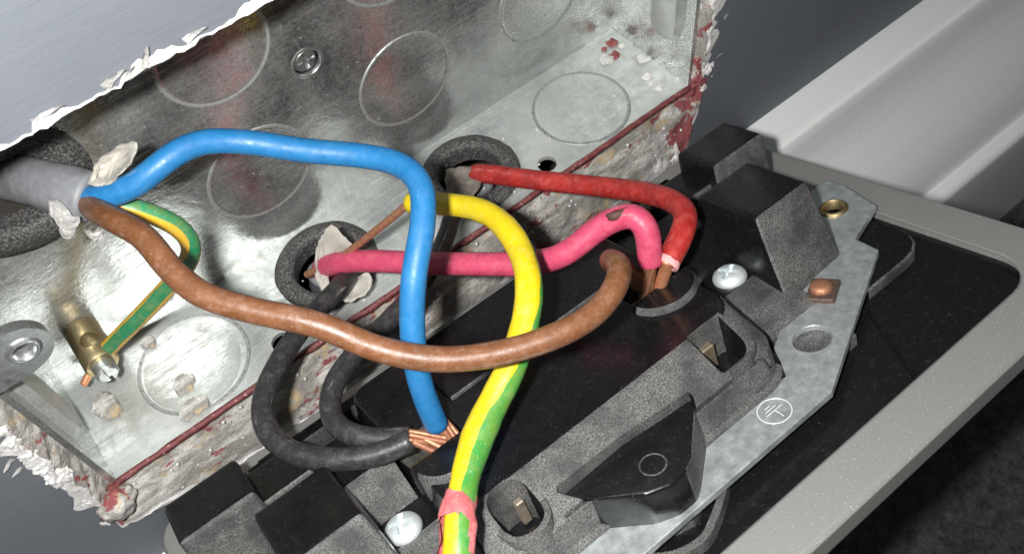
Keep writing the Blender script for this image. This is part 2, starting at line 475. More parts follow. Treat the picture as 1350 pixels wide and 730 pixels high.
WIRE_PATHS = {
  'blue': [[23.8, 9.7, 48.5], [26.3, 6.5, 49.9], [30.5, 4.2, 51.2], [35.4, 3.8, 52.6], [40.1, 4.3, 52.0], [45.7, 2.6, 49.4], [51.9, -2.8, 47.2], [58.2, -8.7, 46.1], [61.1, -13.9, 46.5], [61.0, -19.3, 47.0], [57.4, -24.2, 45.5], [52.9, -27.9, 43.1], [49.0, -31.2, 37.5], [46.5, -34.2, 31.5], [45.6, -36.2, 26.5], [45.2, -38.0, 21.7]],
  'brown': [[23.0, 15.7, 45.6], [23.7, 11.0, 47.3], [24.3, 5.0, 50.1], [25.5, -0.8, 52.6], [27.4, -6.9, 53.5], [27.7, -13.0, 52.5], [29.1, -18.3, 51.2], [33.3, -23.8, 49.6], [38.2, -29.4, 48.1], [42.5, -35.5, 44.9], [47.9, -40.6, 42.7], [54.6, -44.4, 41.6], [62.3, -47.2, 41.4], [67.9, -47.5, 40.7], [72.6, -46.2, 40.6], [75.6, -43.7, 39.4], [77.4, -39.9, 35.0], [80.5, -37.5, 27.8], [84.2, -38.5, 21.3], [87.0, -39.7, 16.8]],
  'earth_small': [[24.3, 10.7, 46.8], [27.2, 7.5, 45.9], [29.9, 5.7, 43.4], [32.0, 4.2, 39.7], [32.0, 4.1, 34.9], [29.3, 5.6, 30.0], [24.5, 8.7, 24.2], [18.2, 12.0, 18.0], [12.6, 15.4, 12.1], [10.3, 16.8, 9.7]],
  'red': [[85.7, 11.7, -3.8], [85.0, 8.8, 3.9], [87.3, 4.2, 5.7], [90.6, -2.6, 7.8], [96.5, -13.3, 10.9], [99.0, -24.6, 17.4], [98.3, -31.9, 22.6], [96.4, -36.6, 25.3], [92.1, -39.5, 25.9], [88.0, -41.0, 24.8]],
  'pink': [[51.0, 12.5, -4.1], [49.2, 8.5, 6.1], [51.3, 3.7, 11.3], [54.7, -0.7, 13.6], [61.7, -10.2, 16.5], [68.4, -19.2, 19.7], [73.4, -25.2, 21.6], [77.5, -29.0, 24.4], [82.6, -30.5, 27.7], [85.7, -32.3, 30.1], [87.3, -34.8, 31.6], [87.4, -36.8, 30.5], [86.8, -38.0, 27.9], [86.1, -39.4, 25.0]],
  'earth_sleeve': [[64.7, -4.6, 25.5], [67.3, -10.0, 28.0], [69.7, -15.6, 30.5], [70.6, -22.6, 32.9], [68.9, -30.0, 34.1], [65.2, -36.4, 35.3], [60.7, -40.4, 33.9], [55.9, -43.4, 33.1], [51.6, -45.0, 31.9], [47.1, -47.4, 31.5], [43.1, -50.4, 32.0], [39.7, -53.7, 32.6], [37.5, -56.4, 32.8], [34.1, -60.4, 31.8]],
  'bare_copper': [[46.4, 8.9, 6.6], [50.9, 4.3, 11.5], [57.9, -0.3, 18.4], [64.9, -4.6, 25.5]],
  'blackA': [[54.3, 4.1, 6.6], [48.9, -0.9, 11.5], [45.2, -2.8, 12.8], [39.5, -5.3, 14.2], [32.4, -10.1, 16.4], [27.1, -15.2, 17.7], [25.2, -20.0, 18.0], [26.4, -25.9, 18.6], [30.6, -31.4, 19.4], [36.3, -35.2, 19.7], [41.0, -36.8, 20.4]],
  'blackB': [[80.2, 7.9, 1.8], [76.0, 3.4, 5.0], [68.9, -4.1, 9.2], [60.2, -10.5, 12.3], [50.6, -14.2, 14.2], [42.5, -16.8, 16.0], [36.5, -20.7, 17.8], [34.1, -24.6, 18.4], [34.5, -29.3, 19.5], [37.6, -33.2, 19.5], [41.4, -36.1, 19.7]],
  'sheath_left': [[12.5, 36, 39], [15.2, 29, 43], [17.6, 22.5, 46.4], [20, 17, 48.4], [22.2, 13, 48.8], [24.4, 9.6, 48.2]],
}
FLAPS = {
  'left': {'o': [[25.5, 9.0, 51.0], [27.0, 9.3, 52.8], [29.6, 8.5, 54.5], [32.4, 7.1, 55.8], [33.6, 5.3, 56.4], [32.7, 4.5, 55.6], [30.7, 4.3, 54.3], [28.1, 5.2, 52.7], [26.2, 7.1, 51.4]], 'c': [29.6, 6.8, 53.9], 'n': [0.007, 0.744, -0.668]},
  'scrapA': {'o': [[19.8, 10.2, 51.0], [21.0, 9.6, 51.0], [21.3, 7.0, 49.7], [22.0, 5.6, 49.7], [20.9, 4.7, 49.5], [19.5, 5.6, 49.5], [19.0, 7.8, 49.9]], 'c': [20.3, 7.4, 50.1], 'n': [-0.06, 0.731, -0.68]},
  'scrapB': {'o': [[19.6, 7.4, 49.3], [21.1, 6.2, 49.2], [20.0, 4.6, 48.5], [18.9, 4.6, 48.7], [18.7, 6.2, 48.9]], 'c': [19.7, 5.9, 48.9], 'n': [-0.065, 0.721, -0.689]},
  'scrapC': {'o': [[21.4, 4.8, 48.4], [22.4, 3.7, 48.2], [23.7, 3.2, 48.4], [22.7, 2.4, 47.6], [21.4, 3.5, 47.8]], 'c': [22.2, 3.5, 48.0], 'n': [-0.047, 0.711, -0.702]},
  'midA': {'o': [[48.3, 7.5, 10.0], [50.3, 8.1, 13.4], [53.7, 6.8, 17.4], [54.5, 5.1, 15.5], [55.1, 3.4, 12.4], [52.4, 5.3, 11.4], [50.1, 6.2, 9.9], [48.5, 4.0, 8.1], [47.3, 1.6, 6.4], [46.6, 3.1, 7.0], [47.1, 5.7, 8.6]], 'c': [49.9, 6.0, 11.3], 'n': [0.127, 0.595, -0.793]},
  'midB': {'o': [[50.1, 1.4, 8.4], [54.6, -0.8, 9.9], [53.6, -2.6, 8.5], [51.1, -2.7, 7.6], [48.5, -1.5, 7.5], [48.4, 0.7, 7.5]], 'c': [51.2, -0.8, 8.3], 'n': [0.136, 0.559, -0.818]},
  'farA': {'o': [[80.3, 11.7, 6.4], [84.6, 9.9, 5.6], [85.8, 7.7, 4.7], [82.9, 4.7, 4.5], [78.9, 3.4, 4.8], [77.4, 5.5, 5.5], [78.0, 8.6, 6.2]], 'c': [80.8, 7.4, 5.3], 'n': [0.291, 0.563, -0.773]},
}
NICK = [[85.4, -33.1, 32.1], [0.852, -0.498, 0.163], [-0.33, -0.751, -0.572], [0.407, 0.434, -0.804]]

WALL_Y = -2.0
rng = random.Random(3)

# ------------------------------------------------------------------ wall with its ragged hole
def edge_loop():
    """hole in the wall paint (x, z), going round from the lower left corner; with the box-rim partner of each point"""
    out = []; bot = [(-5.4, -11), (7, -14), (19, -16.6), (45, -18.6), (88, -20.6), (134, -22)]
    n = 170
    for k in range(n):
        s = k / n; x = -5.4 + 139.4 * s
        out.append(((x + .5 * fbm(x * .8, 2), lerp_table(bot, x) + 1.5 * fbm(x * .16, 5) + .7 * fbm(x * .9, 7)), (-.8 + 136.6 * s, -.9)))
    rt = [(-22, 134), (-13, 136), (-4, 137.6), (8, 137.4), (20, 138.2), (72, 137)]
    n = 90
    for k in range(n):
        s = k / n; z = -22 + 94 * s
        out.append(((lerp_table(rt, z) + .8 * fbm(z * .3, 11) + .35 * fbm(z * 1.2, 4), z), (135.8, -.9 + 71.8 * s)))
    n = 170
    for k in range(n):
        s = k / n; x = 137 - 141 * s
        out.append(((x, 71.5 + .7 * fbm(x * .22, 21) + .35 * fbm(x * 1.1, 23)), (135.8 - 136.6 * s, 70.9)))
    n = 90
    for k in range(n):
        s = k / n; z = 71.5 - 82 * s
        out.append(((-4 + (-1.4 * max(0, -z) / 11) + .8 * fbm(z * .3, 31) + .5 * fbm(z * 1.1, 33), z), (-.8, 70.9 - 71.8 * s)))
    return out
EDGE = edge_loop()
hole = [p for p, _ in EDGE]
wall = obj('wall', sheet([(-220, -133), (520, -133), (520, 330), (-220, 330)], [hole], lambda u, v, h: (u, WALL_Y + h, v), 0.0), MT['wall'])
tag(wall, 'slate grey brush painted wall around the broken opening', kind='structure')

def ledge():
    bm = bmesh.new(); R = 14; rows = []
    for (a, b) in EDGE:
        row = []
        for j in range(R + 1):
            t = j / R; x = a[0] + (b[0] - a[0]) * t; z = a[1] + (b[1] - a[1]) * t
            d = math.hypot(a[0] - b[0], a[1] - b[1])
            y = WALL_Y + .02 + (t ** 1.6) * 3.4
            if 0 < j < R:
                amp = min(1.0, d / 9)
                y += amp * (.7 * fbm(x * .16, z * .2, 1) + .35 * fbm(x * .6, z * .6, 3) - .1)
                y = max(y, WALL_Y - .5)
            row.append(bm.verts.new((x, y, z)))
        rows.append(row)
    n = len(rows)
    for i in range(n):
        for j in range(R):
            f = bm.faces.new((rows[i][j], rows[(i + 1) % n][j], rows[(i + 1) % n][j + 1], rows[i][j + 1]))
            f.material_index = 1 if j < 1 else 0
    return bm
led = obj('plaster_ledge', ledge(), [MT['plaster'], MT['white']], wall, smooth=180)
tag(led, 'crumbling plaster with maroon paint between wall and metal box')

def torn_strip(idx, wmin, wmax, seed, out_dir):
    """white torn lip lying on the paint along part of the hole"""
    bm = bmesh.new(); rows = []; n = len(idx)
    for q, i in enumerate(idx):
        a = EDGE[i % len(EDGE)][0]; w = wmin + (wmax - wmin) * max(0, .35 + 1.5 * fbm(i * .11, seed) + .4 * fbm(i * .6, seed + 2))
        fade = min(1, q / 5, (n - 1 - q) / 5); w = max(.12, w * fade)
        row = []
        for j, t in enumerate((-.12, 0, .3, .65, .9, 1.0)):
            x = a[0] + out_dir[0] * w * t; z = a[1] + out_dir[1] * w * t
            lift = (.30, .30, .26, .22, .18, -.05)[j] * (.6 + .7 * abs(fbm(i * .21, t * 2, seed)))
            row.append(bm.verts.new((x + .18 * fbm(i * .7, t * 3, seed) * (j > 0), WALL_Y - lift * fade + (.6 if j == 0 else 0), z + .18 * fbm(i * .8, t * 3, seed + 4) * (j > 0))))
        rows.append(row)
    for A, B in zip(rows, rows[1:]):
        for j in range(5): bm.faces.new((A[j], B[j], B[j + 1], A[j + 1]))
    return bm
o = obj('torn_paint_lip', torn_strip(range(262, 428), .15, 1.7, 3, (0, 1)), MT['white'], wall, smooth=25)
tag(o, 'white torn paint edge along the top of the hole')
o = obj('torn_paint_lip', torn_strip(range(196, 258), .8, 5.2, 8, (1, .1)), MT['white'], wall, smooth=25)
tag(o, 'thick white torn paint down the right side of the hole')
o = obj('torn_paint_lip', torn_strip(range(432, 512), .6, 3.4, 13, (-1, -.1)), MT['white'], wall, smooth=25)
tag(o, 'white crumbly paint edge along the left side of the hole')
o = obj('torn_paint_lip', torn_strip(range(2, 150), .3, 2.2, 17, (.1, -1)), MT['white'], wall, smooth=180)
tag(o, 'thin white plaster edge under the hole')

def curl(base, d, side, L, W, lift):
    """one curled paint flake standing off the torn edge"""
    bm = bmesh.new(); d = Vector(d).normalized(); side = Vector(side).normalized(); nn = Vector((0, -1, 0)); rows = []
    for i in range(7):
        s = i / 6; row = []
        for j in range(4):
            t = (j / 3 - .5) * W * (1 - s * .8)
            row.append(bm.verts.new(Vector(base) + d * L * s + side * t + nn * (lift * s * s + .15 + .25 * fbm(s * 3, t * 2, L))))
        rows.append(row)
    for A, B in zip(rows, rows[1:]):
        for j in range(3): bm.faces.new((A[j], A[j + 1], B[j + 1], B[j]))
    r = bmesh.ops.solidify(bm, geom=list(bm.faces), thickness=.18)
    return bm
for (x, z, dx, dz, L, W) in ((38.5, 72, .45, 1, 3.4, 1.3), (36, 72, .8, .9, 2.4, 1.1), (33.5, 72.4, 1, .5, 3.2, 1.4), (25, 73, .9, .15, 4.0, 1.0), (44, 72.6, 1, .35, 3, 1.2),
                              (-6, 24, -1, -.5, 2.4, .9), (-6.2, 21, -1, -.2, 2.0, .8), (-6, 27, -1, -.6, 2.6, .8), (-6, 30, -1, -.5, 2.2, 1.0),
                              (141, 16, 1, .6, 2.6, .9), (140.5, 6, 1, .2, 2.6, .7), (139.5, 1, 1, .5, 2.2, .6)):
    obj('paint_flake', curl((x, WALL_Y - .25, z), (dx, 0, dz), (-dz, 0, dx), L, W, .35 if x < 20 or x > 100 else .9), MT['white'], wall, smooth=60)
for i, (x, y, z, r) in enumerate(((-4.6, -2.2, 17, 1.5), (-4.9, -2.4, 13.5, 1.7), (-3.4, -2.2, 12.6, 1.2), (-4.5, -2.2, 22, 1.3), (-4.8, -2.2, 26.5, 1.5), (-4.2, -2, 30.5, 1.4), (-5.4, -2.3, 2.6, .8), (-5.8, -2.3, -6.2, 1.0), (138.6, -2.3, 4, 1.3), (137.9, -2.2, -1, 1.1), (131, -1.6, -18.5, 2.4), (126, -1.5, -18, 1.8))):
    obj('plaster_crumb', blob((x, y + .3, z), r * .85, i, sub=3, rough=.75, scale=(1, .6, 1.3), freq=1.5), MT['white'], wall, smooth=25)
for i, (x, y, z, r) in enumerate(((-3.8, -1.4, 8, 1.3), (-4.1, -1.6, 5.2, 1.2), (137.5, -1.2, 2.0, 2.0), (136.8, -.9, -2.6, 1.8), (136.9, -1.1, 6, 1.3))):
    obj('maroon_paint_lump', blob((x, y + .2, z), r, i + 40, sub=3, rough=.65, scale=(.9, .5, 1.3), freq=1.3), MT['maroon'], wall, smooth=30)
def ledge_grit_bm():
    rn = random.Random(21); bm = bmesh.new()
    for i in range(140):
        x = rn.uniform(-2, 133); z = -1.5 - rn.random() * 13; r = .12 + .32 * rn.random() ** 3
        bmesh.ops.create_icosphere(bm, subdivisions=1, radius=r, matrix=Matrix.Translation((x, -.9 - (-z) * .06, z)))
    for v in bm.verts: v.co += Vector((fbm(v.co.x * 3, v.co.z * 3), fbm(v.co.z * 3, v.co.x * 3, 2), fbm(v.co.x * 3, v.co.z * 3, 7))) * .2
    return bm
# plugged round fixing in the lower left corner of the opening
nub = obj('corner_plug', blob((-2.6, -1.6, -3.6), 3.4, 71, sub=4, rough=.2, scale=(1, .85, 1), freq=1.6), MT['plaster'], wall, smooth=180)
tag(obj('ledge_grit', ledge_grit_bm(), MT['white'], wall, smooth=180), kind='stuff')
# unseen dark masonry shell around the box, added so its holes look dark
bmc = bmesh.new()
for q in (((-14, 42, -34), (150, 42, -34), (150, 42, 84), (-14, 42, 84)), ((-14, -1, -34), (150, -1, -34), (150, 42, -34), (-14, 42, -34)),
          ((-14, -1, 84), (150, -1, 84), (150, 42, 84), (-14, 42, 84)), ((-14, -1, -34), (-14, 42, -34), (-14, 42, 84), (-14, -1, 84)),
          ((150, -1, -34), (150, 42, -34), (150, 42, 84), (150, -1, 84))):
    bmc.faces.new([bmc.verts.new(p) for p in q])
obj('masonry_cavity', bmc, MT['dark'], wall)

# ------------------------------------------------------------------ skirting and floor
def extrude_x(profile, x0, x1, n=1):
    bm = bmesh.new(); rows = [[bm.verts.new((x0 + (x1 - x0) * i / n, y, z)) for y, z in profile] for i in range(n + 1)]
    for A, B in zip(rows, rows[1:]):
        for j in range(len(profile) - 1): bm.faces.new((A[j], B[j], B[j + 1], A[j + 1]))
    return bm
prof = [(-2.004, -28), (-9.5, -27.7)] + [(-11.0 - 1.4 * math.sin(a), -29 + 1.4 * math.cos(a)) for a in [k * math.pi / 12 for k in range(5)]] + \
       [(-13.0, -31.2), (-13.8, -34.5), (-15.2, -38.6), (-18, -43.6), (-22, -49.2), (-26, -54.8), (-29, -60.2), (-30.6, -64.6), (-31.2, -68.0)] + \
       [(-33.6 - 2.4 * math.sin(a), -69.6 + 2.4 * math.cos(a)) for a in [k * math.pi / 12 for k in range(-2, 7)]] + [(-36.2, -78), (-36.2, -110), (-36.0, -132.9)]
tag(obj('skirting_board', extrude_x(prof, -220, 520), MT['skirt'], None, smooth=40), 'white gloss skirting board below the slate grey wall', kind='structure')
bmf = bmesh.new(); bmf.faces.new([bmf.verts.new(p) for p in ((-1500, -1.9, -133), (2500, -1.9, -133), (2500, -2500, -133), (-1500, -2500, -133))])
tag(obj('floor', bmf, MT['floor']), 'dark grey mottled floor in front of the skirting', kind='structure')

# ------------------------------------------------------------------ metal back box
BOX = empty('back_box', (67.5, 12, 0), 'galvanised steel back box recessed in the wall, knockouts showing', 'back box')
BO = Vector((67.5, 12, 0))
def bobj(name, bm, mats, parent=BOX, smooth=None):
    for v in bm.verts: v.co -= BO
    return obj(name, bm, mats, parent, smooth)
def rectl(u0, u1, v0, v1): return [(u0, v0), (u1, v0), (u1, v1), (u0, v1)]
GC = ((51.4, 12.9), (85.8, 12.0))
bp = sheet(rectl(0, 135, -.2, 24), [circle(GC[0][0], GC[0][1], 8.6), circle(GC[1][0], GC[1][1], 8.6), circle(35.9, 4.2, 2.0, 24), circle(99.1, 3.6, 2.0, 24)],
           lambda u, v, h: (u, v, h), -1.0)
bobj('bottom_panel', bp, MT['bottom'])
GB = (15.5, 43.5)
bk = sheet(rectl(0, 135, -.99, 70.9), [circle(GB[0], GB[1], 9.0), circle(65.3, 36.3, 2.6, 24)], lambda u, v, h: (u, 24 + h, v), 1.0)
bobj('back_panel', bk, MT['back'])
bobj('top_panel', sheet(rectl(0, 135, -.2, 23.99), [], lambda u, v, h: (u, v, 70 + h), .9), MT['back'])
for x, s in ((0, -1), (135, 1)):
    e = bobj('end_panel', sheet(rectl(-.2, 23.99, .003, 69.99), [], lambda u, v, h: (x + h * s, u, v), 1.0), MT['back'])
    # pressed tongue with a rounded end below the lug
    prof2 = [(5.0, 45.0)] + [(5.0 + 4.6 - 4.6 * math.cos(a), 13 - 4.6 * math.sin(a)) for a in [k * math.pi / 12 for k in range(13)]] + [(14.2, 45.0)]
    def ton(u, v, h, x=x, s=s): return (x - s * h, u - 2.2, v)
    cxy = (7.4 + 2.2, 28)
    lp0 = prof2; lp1 = [(cxy[0] + (a - cxy[0]) * .8, cxy[1] + (b - cxy[1]) * .93) for a, b in prof2]
    tb = loft([(lp0, -.1), (lp1, 1.5)])
    for v in tb.verts: v.co = Vector(ton(v.co.x, v.co.y, v.co.z))
    e2 = bobj('pressed_tongue', tb, MT['bottom'], BOX, smooth=50)
# knockout discs with their pressed rings
KP = [(0, -.02), (10.1, -.02)]
def knock(cx, cy, to3, r=10.6):
    prof_ = [(0, .10), (r - 1.2, .10), (r - .75, .12), (r - .55, .22), (r - .2, .22), (r - .05, .03), (r, -.1)]
    b = lathe(prof_, 56)
    for f in b.faces: f.material_index = 1 if math.hypot(*f.calc_center_median().xy) > r - .78 else 0
    for v in b.verts: v.co = Vector(to3(v.co.x, v.co.y, v.co.z, cx, cy))
    return b
toB = lambda x, y, h, cx, cy: (cx + x, 24 - h, cy + y)
toF = lambda x, y, h, cx, cy: (cx + x, cy + y, h)
for (cx, cz) in ((49.9, 19.6), (82.4, 20.3), (51.5, 47.7), (84.2, 48.4), (115.5, 20.5)):
    bobj('knockout', knock(cx, cz, toB, 10.4 if cz < 30 else 10), [MT['back'], MT['ring']], smooth=35)
for (cx, cy) in ((21.1, 11.3), (114.3, 10.6)):
    bobj('knockout', knock(cx, cy, toF, 10.6), [MT['bottom'], MT['ring']], smooth=35)
# left knockout is dished
ds = lathe([(0, .30), (4, .27), (7.0, .15), (9.0, .04)], 40, (20.6, 11.0, .12)); bobj('knockout_dish', ds, MT['bottom'], smooth=180)
# painted front rim along the lower lip
rim = tube([(x, -.5 + .25 * fbm(x * .1, 3), -.2 + .25 * fbm(x * .12, 8)) for x in [k * 4.5 for k in range(31)]], .6, 10, lump=.3, step=1.5)
tag(bobj('front_rim', rim, MT['maroon_dark'], smooth=180), 'lower front lip of the box covered in old maroon paint')
rc = random.Random(5)
for i in range(9):
    bobj('corner_crumb', blob((134 - rc.uniform(.3, 7) , rc.uniform(3, 22), .3), rc.uniform(.5, 1.3), i + 5, sub=2, rough=.6, scale=(1.2, 1, .6), freq=1.4), MT['white' if i % 3 else 'maroon'], smooth=30)
def grit(n, seed, region, size):
    rn = random.Random(seed); parts = bmesh.new()
    for i in range(n):
        x, y, z = region(rn); r = size[0] + (size[1] - size[0]) * rn.random() ** 3
        m4 = Matrix.Translation((x, y, z)) @ Matrix.Rotation(rn.uniform(0, 6), 4, 'Z') @ Matrix.Diagonal((r * rn.uniform(.7, 1.6), r, r * .6, 1))
        k = bmesh.ops.create_icosphere(parts, subdivisions=1, radius=1, matrix=m4)
        for v in k['verts']: v.co += Vector((rn.uniform(-1, 1), rn.uniform(-1, 1), rn.uniform(-.5, .5))) * r * .25
    return parts
def floor_spot(rn): return (rn.uniform(2, 133), 24 * (1 - rn.random() ** .7), .1)
def ledge_spot(rn):
    x = rn.uniform(-2, 132); return (x, -.6 - rn.random() * .8, -2 - rn.random() * 12)
tag(bobj('plaster_grit', grit(120, 4, floor_spot, (.1, .35)), MT['white'], smooth=180), kind='stuff')
# screw in the back
bobj('mounting_hole_lip', lathe([(2.5, .6), (2.55, -.05), (2.75, -.16), (3.0, -.1), (3.2, .05)], 36, (65.3, 24, 36.3), 'y'), MT['lug'], smooth=60)
ms = cut(lathe([(0, 3), (2.3, 3), (2.3, .9), (1.9, .45), (0, .3)], 30, (65.3, 24, 36.3), 'y'), [box_bm(63.6, 67, 23, 25.0, 35.9, 36.7), box_bm(64.9, 65.7, 23, 25.0, 34.6, 38)])
bobj('mounting_screw', ms, MT['lug'], smooth=30)
# fixing lug on the left end, folded inward at the front
def lug_bm():
    out = [(-.5, -4.8), (5.0, -4.8)] + [(5.4 + 4.6 * math.cos(a), 4.6 * math.sin(a)) for a in [(-80 + 160 * k / 16) * math.pi / 180 for k in range(17)]] + [(5.0, 4.8), (-.5, 4.8)]
    return sheet(out, [circle(6.2, 0, 1.6, 28)], lambda u, v, h: (u, -1.9 + h, 41.8 + v), 1.7)
lg = bobj('fixing_lug', lug_bm(), MT['lug'])
bobj('lug_collar', lathe([(1.55, 2.4), (1.55, -.3), (1.75, -.42), (2.2, -.3), (2.5, .05)], 32, (6.2, -1.9, 41.8), 'y'), MT['lug'], lg, smooth=60)
for o_ in lg.children:
    pass
# earth terminal: brass barrel standing off the back panel with a slotted clamp screw
ET = Vector((9.0, 17.6, 9.8))
tb = cut(lathe([(0, 6.3), (2.8, 6.3), (3.0, 6.0), (3.0, -2.6), (2.7, -3.1), (1.2, -3.1), (0, -3.1)], 36, ET, 'y'), [lathe([(0, -6), (1.6, -6), (1.6, 6), (0, 6)], 20, ET + Vector((.6, 1.0, 2.6)), 'z')])
et = bobj('earth_terminal', tb, MT['brass'], smooth=40)
sc_ = cut(lathe([(0, -5.6), (1.6, -5.6), (2.0, -5.2), (2.0, -2.6), (0, -2.6)], 28, ET, 'y'), [box_bm(ET.x - .35, ET.x + .35, ET.y - 6.5, ET.y - 4.4, ET.z - 3, ET.z + 3)])
bobj('clamp_screw', sc_, MT['lug'], et, smooth=40)
bobj('clamped_copper', tube([ET + Vector((-2.2, -1.2, -1.6)), ET + Vector((-4.6, -2.0, -2.8))], .65, 12), MT['copper'], et, smooth=60)

# ------------------------------------------------------------------ rubber grommets
def grommet(center, axis, label, sgn=1, ro=10.2):
    h = [(6.6, -3.2), (6.5, 0), (6.6, .8), (7.0, 1.25), (8.2, 1.4), (9.4, 1.15), (ro, .6), (ro, .08)]
    h = [(r, a * sgn) for r, a in h]
    b = lathe(h, 48, (0, 0, 0), axis)
    for v in b.verts: v.co += Vector((.2 * fbm(v.co.x * .3, v.co.y * .3, center[0]), .2 * fbm(v.co.z * .3, v.co.x * .3, 4), 0))
    root = bpy.data.objects.new('cable_grommet', None)
    o = obj('cable_grommet', b, MT['rubber'], None, smooth=180); o.location = Vector(center) * S
    bpy.data.objects.remove(root)
    return tag(o, label, 'grommet')
grommet((GC[0][0], GC[0][1], 0), 'z', 'black rubber grommet around the pink wire and cream torn sheath')
grommet((GC[1][0], GC[1][1], 0), 'z', 'black rubber grommet where the red wire comes out')
grommet((GB[0], 24, GB[1]), 'y', 'black rubber grommet at the left edge around the grey cable', -1, 12.0)

# ------------------------------------------------------------------ wires
def wire(key, name, label, mat, r, cat='wire', **kw):
    P = WIRE_PATHS[key]; base = Vector(P[0])
    root = empty(name, base, label, cat)
    b = tube([Vector(p) - base for p in P], r, relax=9, **kw)
    obj('insulation', b, mat, root, smooth=180)
    return root, base

def part(root, base, name, bm, mat, smooth=180):
    for v in bm.verts: v.co -= base
    return obj(name, bm, mat, root, smooth)

def strands(a, b, n, spread, r, seed, bend=(0, 0, 0)):
    rn = random.Random(seed); a = Vector(a); b = Vector(b); out = []
    t = (b - a).normalized(); s1 = t.cross(Vector((0.3, .5, .8))).normalized(); s2 = t.cross(s1)
    for k in range(n):
        an = 2 * math.pi * k / n; o0 = (s1 * math.cos(an) + s2 * math.sin(an)) * spread
        o1 = (s1 * math.cos(an + 1.2) + s2 * math.sin(an + 1.2)) * spread * rn.uniform(.9, 1.3)
        om = (o0 + o1) * .55 + Vector(bend)
        out.append(tube([a + o0, (a + b) / 2 + om, b + o1], r, 10, lump=.05, step=.5))
    return join(*out)

# left cable: grey sheath with torn flaps
P = WIRE_PATHS['sheath_left']; base = Vector(P[0])
CAB = empty('cable_sheath', base, 'grey cable sheath at the left with torn pale flaps at its end', 'cable')
obj('sheath', tube([Vector(p) - base for p in P], 2.85, 28, oval=1.2, lump=.05, rad=[(0, 1), (.8, 1), (1, 1.12)]), MT['grey'], CAB, smooth=180)

def patch(F, cup=.8, thick=.6, seed=0):
    """torn scrap of sheath: an outline of 3-D points dished towards its middle, with real thickness"""
    pts = catmull([Vector(p) for p in F['o']] + [Vector(F['o'][0])], .7)[:-1]; c = Vector(F['c']); back = Vector(F['n'])
    bm = bmesh.new(); rings = []
    for k, (s, d) in enumerate(((1.0, 0), (.9, -.15), (.74, .05), (.62, .72), (.3, 1.0))):
        rings.append([bm.verts.new(c + (p - c) * s + back * (d * cup) + back * (.5 * fbm(p.x * .6 + k * .4, p.y * .6, seed + p.z * .6)) + Vector((fbm(p.x, p.y, p.z), fbm(p.y, p.z, p.x), fbm(p.z, p.x, p.y))) * (.3 * (k < 2))) for p in pts])
    m = len(pts)
    for A, B in zip(rings, rings[1:]):
        for k in range(m): bm.faces.new((A[k], A[(k + 1) % m], B[(k + 1) % m], B[k]))
    cc = bm.verts.new(c + back * cup)
    for k in range(m): bm.faces.new((rings[-1][k], rings[-1][(k + 1) % m], cc))
    bmesh.ops.solidify(bm, geom=list(bm.faces), thickness=thick)
    return bm

part(CAB, base, 'torn_flap', patch(FLAPS['left'], 2.2, .5), MT['cream'], 60)
for k in ('scrapA', 'scrapB', 'scrapC'):
    part(CAB, base, 'torn_scrap', patch(FLAPS[k], .5, 1.6, seed=len(k)), MT['white'], 60)

RW = 1.83
wire('earth_small', 'earth_wire', 'thin green and orange yellow striped wire clamped in the brass terminal', MT['earth_old'], 1.5, oval=1.0, seed=1, twist=[(0, -.9), (.3, -.9), (.5, -.35), (1, -.4)])
rt, b_ = wire('blue', 'blue_wire', 'thick blue wire arching over the box into the lower terminal', MT['blue'], 1.78, seed=2, lump=.012)
part(rt, b_, 'copper_strands', strands((46.0, -38.0, 21.4), (46.6, -41.3, 19.0), 5, .75, .42, 4), MT['copper_dull'])
wire('brown', 'brown_wire', 'thick brown wire sweeping across in front of all the others', MT['brown'], 1.70, seed=3, lump=.028)
rt, b_ = wire('red', 'red_wire', 'red wire running from the upper grommet to the right terminal', MT['red'], 1.92, seed=4, lump=.02)
E_ = Vector(WIRE_PATHS['red'][-1])
part(rt, b_, 'bare_copper_end', tube([E_ + Vector((.1, 0, 1.2)), E_ + Vector((0, .05, -1.5)), (87.4, -40.9, 20.5), (86.6, -41.1, 16.5)], 1.05, 16), MT['copper'])
T_ = (Vector(WIRE_PATHS['red'][-1]) - Vector(WIRE_PATHS['red'][-2])).normalized()
ce = lathe([(1.94, -.7), (2.05, .1), (1.9, .42), (1.2, .32), (1.0, -.4)], 26)
q_ = T_.to_track_quat('Z', 'Y').to_matrix()
for v in ce.verts: v.co = E_ + q_ @ (v.co * (1 + .03 * fbm(v.co.x, v.co.y, 2)))
part(rt, b_, 'cut_end', ce, pvc('pale_pink_cut_plastic', (.80, .40, .40), .5, .2))
rt, b_ = wire('pink', 'pink_wire', 'faded pink red wire with a nick, beside the red wire', MT['pink'], 1.98, seed=5, lump=.03)
part(rt, b_, 'copper_strands', strands(Vector(WIRE_PATHS['pink'][-1]) + Vector((0, 0, .6)), (84.9, -39.9, 16.6), 6, .7, .42, 8), MT['copper_dull'])
nk = blob((0, 0, 0), 1.0, 5, sub=3, rough=.35, scale=(2.1, .75, .5), freq=1.4)
for v in nk.verts: v.co = Vector(NICK[0]) + Vector(NICK[1]) * v.co.x + Vector(NICK[2]) * v.co.y + Vector(NICK[3]) * v.co.z
part(rt, b_, 'exposed_nick', nk, metal('dark_nick', (.07, .028, .02), .6, (.04, .02, .015), .8, .1))
ra, ba = wire('blackA', 'black_wire', 'dusty black wire making the outer loop from the grommet of the pink wire', MT['black'], 1.78, seed=6, lump=.03)
part(ra, ba, 'copper_strands', strands((41.2, -36.6, 21.0), (45.4, -39.6, 19.3), 7, .85, .38, 3), MT['copper_dull'])
rb, bb = wire('blackB', 'black_wire', 'dusty black wire making the inner loop from the grommet of the red wire', MT['black'], 1.72, seed=7, lump=.03)
